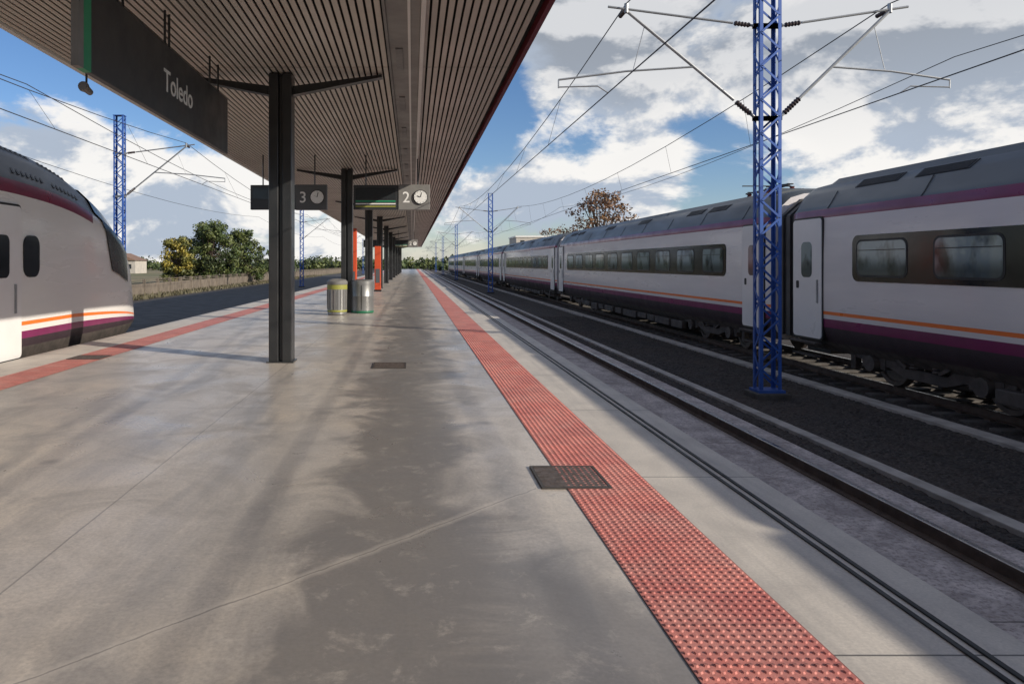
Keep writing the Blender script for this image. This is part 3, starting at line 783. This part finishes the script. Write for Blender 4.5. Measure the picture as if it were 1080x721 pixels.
for y in LY: mast(LX,y,[(1,2.75,3.4)],'blue lattice mast carrying one overhead line bracket')
def cat_line(x_m,x_c,ys,zm=6.58,zc=4.87):
    pts=[]
    for a,c in zip(ys[:-1],ys[1:]):
        for k in range(12):
            t=k/12; pts.append(Vector((x_m,a+(c-a)*t,zm-1.0*4*t*(1-t))))
    pts.append(Vector((x_m,ys[-1],zm)))
    b=MB()
    for a,c in zip(pts[:-1],pts[1:]): b.cyl(a,c,.012,5)
    b.cyl((x_c,ys[0],zc),(x_c,ys[-1],zc),.012,5)
    for a,c in zip(ys[:-1],ys[1:]):
        for k in range(1,8):
            t=k/8; y=a+(c-a)*t; z=zm-1.0*4*t*(1-t); b.cyl((x_m,y,z),(x_c,y,zc),.005,4)
    b.obj('overhead_wire',m_wire,label='thin dark overhead catenary wires strung between masts',cat='overhead wire',group='overhead wires above the tracks')
cat_line(RX-2.7,RX-3.05,RY); cat_line(RX+2.35,RX+2.55,RY); cat_line(LX+2.75,LX+3.4,LY)
for (x,z) in((13.9,6.9),(-14.5,6.0),(-9.9,6.2)):
    b=MB(); ys=[-30,18,66,114,162,210]
    for a,c in zip(ys[:-1],ys[1:]):
        for k in range(10):
            t=k/10;u=(k+1)/10; b.cyl((x,a+(c-a)*t,z-.7*4*t*(1-t)),(x,a+(c-a)*u,z-.7*4*u*(1-u)),.012,5)
    b.obj('overhead_wire',m_wire,label='thin dark feeder cable sagging between supports',cat='overhead wire',group='overhead wires above the tracks')

# ------------------------------------------------------------------ surroundings
def tree(x,y,h,w,mats,label,seed,nclump=60,leaf=.28,lpc=70,trunk_h=.3,cs=.13):
    random.seed(seed); rg=np.random.default_rng(seed)
    r=empty('tree',(x,y,GZ),label,'tree','trees beside the railway')
    b=MB(); top=Vector((x,y,GZ+h*.55)); b.lathe((x,y,GZ-.1),top,[(0,h*.035),(h*.2,h*.025),(h*.56,h*.012)],8)
    ends=[]
    for k in range(nclump):
        a=random.uniform(0,2*math.pi); rr=math.sqrt(random.random())*w/2
        zz=random.uniform(trunk_h,1.)
        env=math.sin(min(1,(zz-trunk_h+.25)/(1-trunk_h+.30))*math.pi)**.5
        p=Vector((x+math.cos(a)*rr*env,y+math.sin(a)*rr*env,GZ+h*zz*.93)); ends.append(p)
        if k%3==0:
            s0=Vector((x,y,GZ+h*random.uniform(.2,.5))); b.lathe(s0,p,[(0,h*.010),((p-s0).length,h*.003)],5)
    b.obj('trunk',m_bark,r)
    vs=[];fs=[];mi=[]
    for p in ends:
        m=random.choice([0,0,1,1,2]); cr=random.uniform(.6,1.15)*w*cs
        for _ in range(int(lpc)):
            d=rg.normal(0,1,3); d/=np.linalg.norm(d)+1e-6; c=np.array(p)+d*cr*(rg.random()**.4)*np.array((1,1,.75))
            u=rg.normal(0,1,3); u/=np.linalg.norm(u); v=np.cross(u,d); v/=np.linalg.norm(v)+1e-6
            s=leaf*rg.uniform(.5,1.)
            o=len(vs); vs+=[tuple(c-u*s*.5),tuple(c+v*s*.35),tuple(c+u*s*.5),tuple(c-v*s*.35)]; fs.append((o,o+1,o+2,o+3)); mi.append(m)
    q=MB(); q.v=vs;q.f=fs;q.m=mi; q.obj('crown',mats,r,fix=False)
G='leafy green tree behind the railway fence'; Yl='yellowing autumn tree behind the railway fence'
tree(-25.4,88,8.0,7.5,lf_green,G,1,100,.42,80,.08,.15)
tree(-22.6,93,7.2,6.0,lf_green,G,2,85,.42,75,.08,.15)
tree(-28.6,85,6.1,4.4,lf_yel,Yl,3,70,.38,75,.08,.16)
tree(-27.2,91,6.8,4.0,lf_green,G,4,60,.38,70,.10,.16)
tree(-31.5,94,4.2,4,lf_green,'low dark green bush beyond the fence',5,50,.38,70,.05,.17)
tree(-24.5,128,5.4,6,lf_green,G,8,60,.45,70,.10,.15)
BR='brown autumn tree with thin crown behind train'
tree(20.3,76,10.9,7.6,lf_brown,BR,6,90,.34,40,.45,.12)
tree(24,118,9.3,7,lf_brown,BR,7,50,.4,26,.4,.12)
rg=np.random.default_rng(11); vs=[];fs=[];mi=[]
for k in range(620):
    xx=rg.uniform(-260,120); yy=rg.uniform(260,330)+abs(xx)*.1; hh=rg.uniform(2.5,6.5); m=int(rg.integers(0,3)); cr=rg.uniform(2,4)
    for _ in range(40):
        d=rg.normal(0,1,3); d/=np.linalg.norm(d); c=np.array((xx,yy,GZ+hh*.5))+d*np.array((cr,cr,hh*.5))*rg.random()**.4
        u=rg.normal(0,1,3);u/=np.linalg.norm(u);v=np.cross(u,d);v/=np.linalg.norm(v)+1e-6; s=rg.uniform(.8,1.6)
        o=len(vs); vs+=[tuple(c-u*s*.5),tuple(c+v*s*.4),tuple(c+u*s*.5),tuple(c-v*s*.4)];fs.append((o,o+1,o+2,o+3));mi.append(m)
q=MB();q.v=vs;q.f=fs;q.m=mi; q.obj('distant_wood',lf_green,kind='stuff',label='low dark line of distant trees on horizon',cat='woodland',fix=False)
vs=[];fs=[]
for k in range(6000):
    xx=rg.uniform(-23.5,-19.2); yy=rg.uniform(20,150); hh=rg.uniform(.08,.28)
    a=rg.uniform(0,math.pi); dx,dy=math.cos(a)*.10,math.sin(a)*.10
    o=len(vs); vs+=[(xx-dx,yy-dy,GZ-.06),(xx+dx,yy+dy,GZ-.06),(xx+rg.uniform(-.1,.1),yy,GZ+hh)];fs.append((o,o+1,o+2))
q=MB();q.v=vs;q.f=fs;q.m=[0]*len(fs);q.obj('grass',leafmat('dry_grass',(.13,.115,.065)),kind='stuff',label='dry grass tufts along the fence',cat='grass',fix=False)
fr=empty('boundary_fence',(-21.8,60,GZ),'long weathered brown boundary wall with posts','fence')
b=MB(); b.box(-21.86,-21.74,10,300,GZ-.1,GZ+.95)
for z in(1.05,1.22): b.box(-21.82,-21.78,10,300,GZ+z,GZ+z+.05)
b.obj('panel',m_fence,fr)
b=MB(); b.box(-21.92,-21.68,30-.08,30+.08,GZ-.1,GZ+1.32); p0=b.obj('post',m_fence,fr,bevel=.01)
for i in range(1,90):
    c=p0.copy(); c.location=(0,i*3.,0); col.objects.link(c); c.parent=fr
def house(x,y,w,d,h,storeys,label,flat=False):
    r=empty('house',(x,y,GZ),label,'house','buildings near the station')
    b=MB(); b.box(x-w/2,x+w/2,y-d/2,y+d/2,GZ-.1,GZ+h); b.obj('wall',m_plaster,r)
    b=MB()
    if flat: b.box(x-w/2-.2,x+w/2+.2,y-d/2-.2,y+d/2+.2,GZ+h+.002,GZ+h+.35)
    else: b.prismY([(x-w/2-.4,GZ+h+.002),(x+w/2+.4,GZ+h+.002),(x,GZ+h+w*.22)],y-d/2-.4,y+d/2+.4)
    b.obj('roof',m_lgrey if flat else m_tile,r)
    nwn=max(2,int(w/2.6))
    for s in range(storeys):
        for i in range(nwn):
            cx=x-w/2+(i+.5)*w/nwn; z=GZ+h*(s+.35)/storeys
            b=MB(); b.box(cx-.5,cx+.5,y-d/2-.03,y-d/2-.002,z,z+1.2); b.obj('window',m_pane,r)
    b=MB(); b.box(x-.5,x+.5,y-d/2-.05,y-d/2-.002,GZ,GZ+2.1)
    b.obj('door',m_bark,r)
house(-78,190,9,8,3.4,1,'small pale house with brown tiled roof')
house(31,175,12,12,8.9,3,'pale flat roofed building behind the train',True)

# ------------------------------------------------------------------ light
sd=Vector((.857,-.516,0)).normalized(); EL=math.radians(22.0)
tosun=Vector((sd.x*math.cos(EL),sd.y*math.cos(EL),math.sin(EL)))
sl=bpy.data.lights.new('sun','SUN'); sl.energy=5.0; sl.angle=math.radians(.4); sl.color=(1,.91,.78)
so=bpy.data.objects.new('sun',sl); col.objects.link(so); so.rotation_euler=(-tosun).to_track_quat('-Z','Y').to_euler(); so.location=(20,-20,30)

w=bpy.data.worlds.new('World'); sc.world=w; w.use_nodes=True; nt=w.node_tree; nt.nodes.clear()
try: w.cycles.sampling_method='MANUAL'; w.cycles.sample_map_resolution=256
except Exception: pass
out=nt.nodes.new('ShaderNodeOutputWorld')
sky=nt.nodes.new('ShaderNodeTexSky'); sky.sky_type='NISHITA'; sky.sun_disc=False; sky.sun_elevation=EL
sky.sun_rotation=math.atan2(sd.x,sd.y); sky.air_density=1.0; sky.dust_density=.3; sky.ozone_density=2.5
bg1=nt.nodes.new('ShaderNodeBackground'); bg1.inputs[1].default_value=.11
hs=nt.nodes.new('ShaderNodeHueSaturation'); hs.inputs['Saturation'].default_value=1.15
nt.links.new(sky.outputs[0],hs.inputs['Color']); nt.links.new(MIX(nt,1.,hs.outputs[0],(.92,.92,1.06),'MULTIPLY'),bg1.inputs[0])
d=nt.nodes.new('ShaderNodeTexCoord').outputs['Generated']
d=VM(nt,'NORMALIZE',d); s=SEP(nt,d)
def pd(px,py): return Vector(((px-435)/740,1,(278-py)/740)).normalized()
q=VM(nt,'MULTIPLY',d,(1,1,1.7))
def cl(off,det):
    return NOI(nt,VM(nt,'ADD',q,off),4.2,det,.60,.2)
n1=cl((3.1,.4,.2),9); n2=cl((3.1+.04,.4-.01,.2+.055),6)
bias=None
for px,py,r,g in((70,205,.26,.20),(230,215,.20,.15),(20,150,.14,.08),(670,50,.22,.22),(610,40,.16,.14),(980,20,.32,.24),(900,118,.14,.14),(1050,100,.14,.14),(840,60,.12,.10),
                 (560,235,.14,.14),(480,215,.10,.10),(690,190,.09,.09),(60,60,.20,-.20),(610,150,.09,-.18),(740,160,.12,-.16),(840,158,.07,-.08),(510,135,.10,-.08),(240,130,.09,-.12),(150,120,.10,-.10)):
    c=pd(px,py); dd=VM(nt,'DISTANCE',d,tuple(c)); t=MR(nt,dd,0,r,g,0,True)
    bias=t if bias is None else M(nt,'ADD',bias,t)
cov=M(nt,'ADD',n1,bias)
mask=MR(nt,cov,.48,.59,0,1,True)
thick=MR(nt,cov,.53,.74,0,1,True)
lit=MR(nt,M(nt,'SUBTRACT',n1,n2),-.055,.05,0,1,True)
under=MR(nt,s[2],.10,.30,0,1,True)
cb=MIX(nt,lit,(.46,.53,.64),(1.0,.975,.94))
cg=MIX(nt,lit,(.34,.375,.43),(.72,.73,.75))
cc=MIX(nt,M(nt,'MULTIPLY',under,thick),cb,cg)
bg2=nt.nodes.new('ShaderNodeBackground'); nt.links.new(cc,bg2.inputs[0]); bg2.inputs[1].default_value=.97
hz=MR(nt,s[2],-.01,.07,.40,0,True)
mask2=M(nt,'MAXIMUM',M(nt,'MULTIPLY',mask,.97),hz)
mx=nt.nodes.new('ShaderNodeMixShader'); nt.links.new(mask2,mx.inputs[0]); nt.links.new(bg1.outputs[0],mx.inputs[1]); nt.links.new(bg2.outputs[0],mx.inputs[2])
nt.links.new(mx.outputs[0],out.inputs[0])

# ------------------------------------------------------------------ camera
cam=bpy.data.cameras.new('camera'); co=bpy.data.objects.new('camera',cam); col.objects.link(co)
co.location=(0,0,H); co.rotation_euler=(math.radians(90),0,0)
cam.sensor_width=36; cam.lens=36*740/1080; cam.shift_x=105/1080; cam.shift_y=-82.5/1080; cam.clip_end=6000; cam.clip_start=.05
sc.camera=co
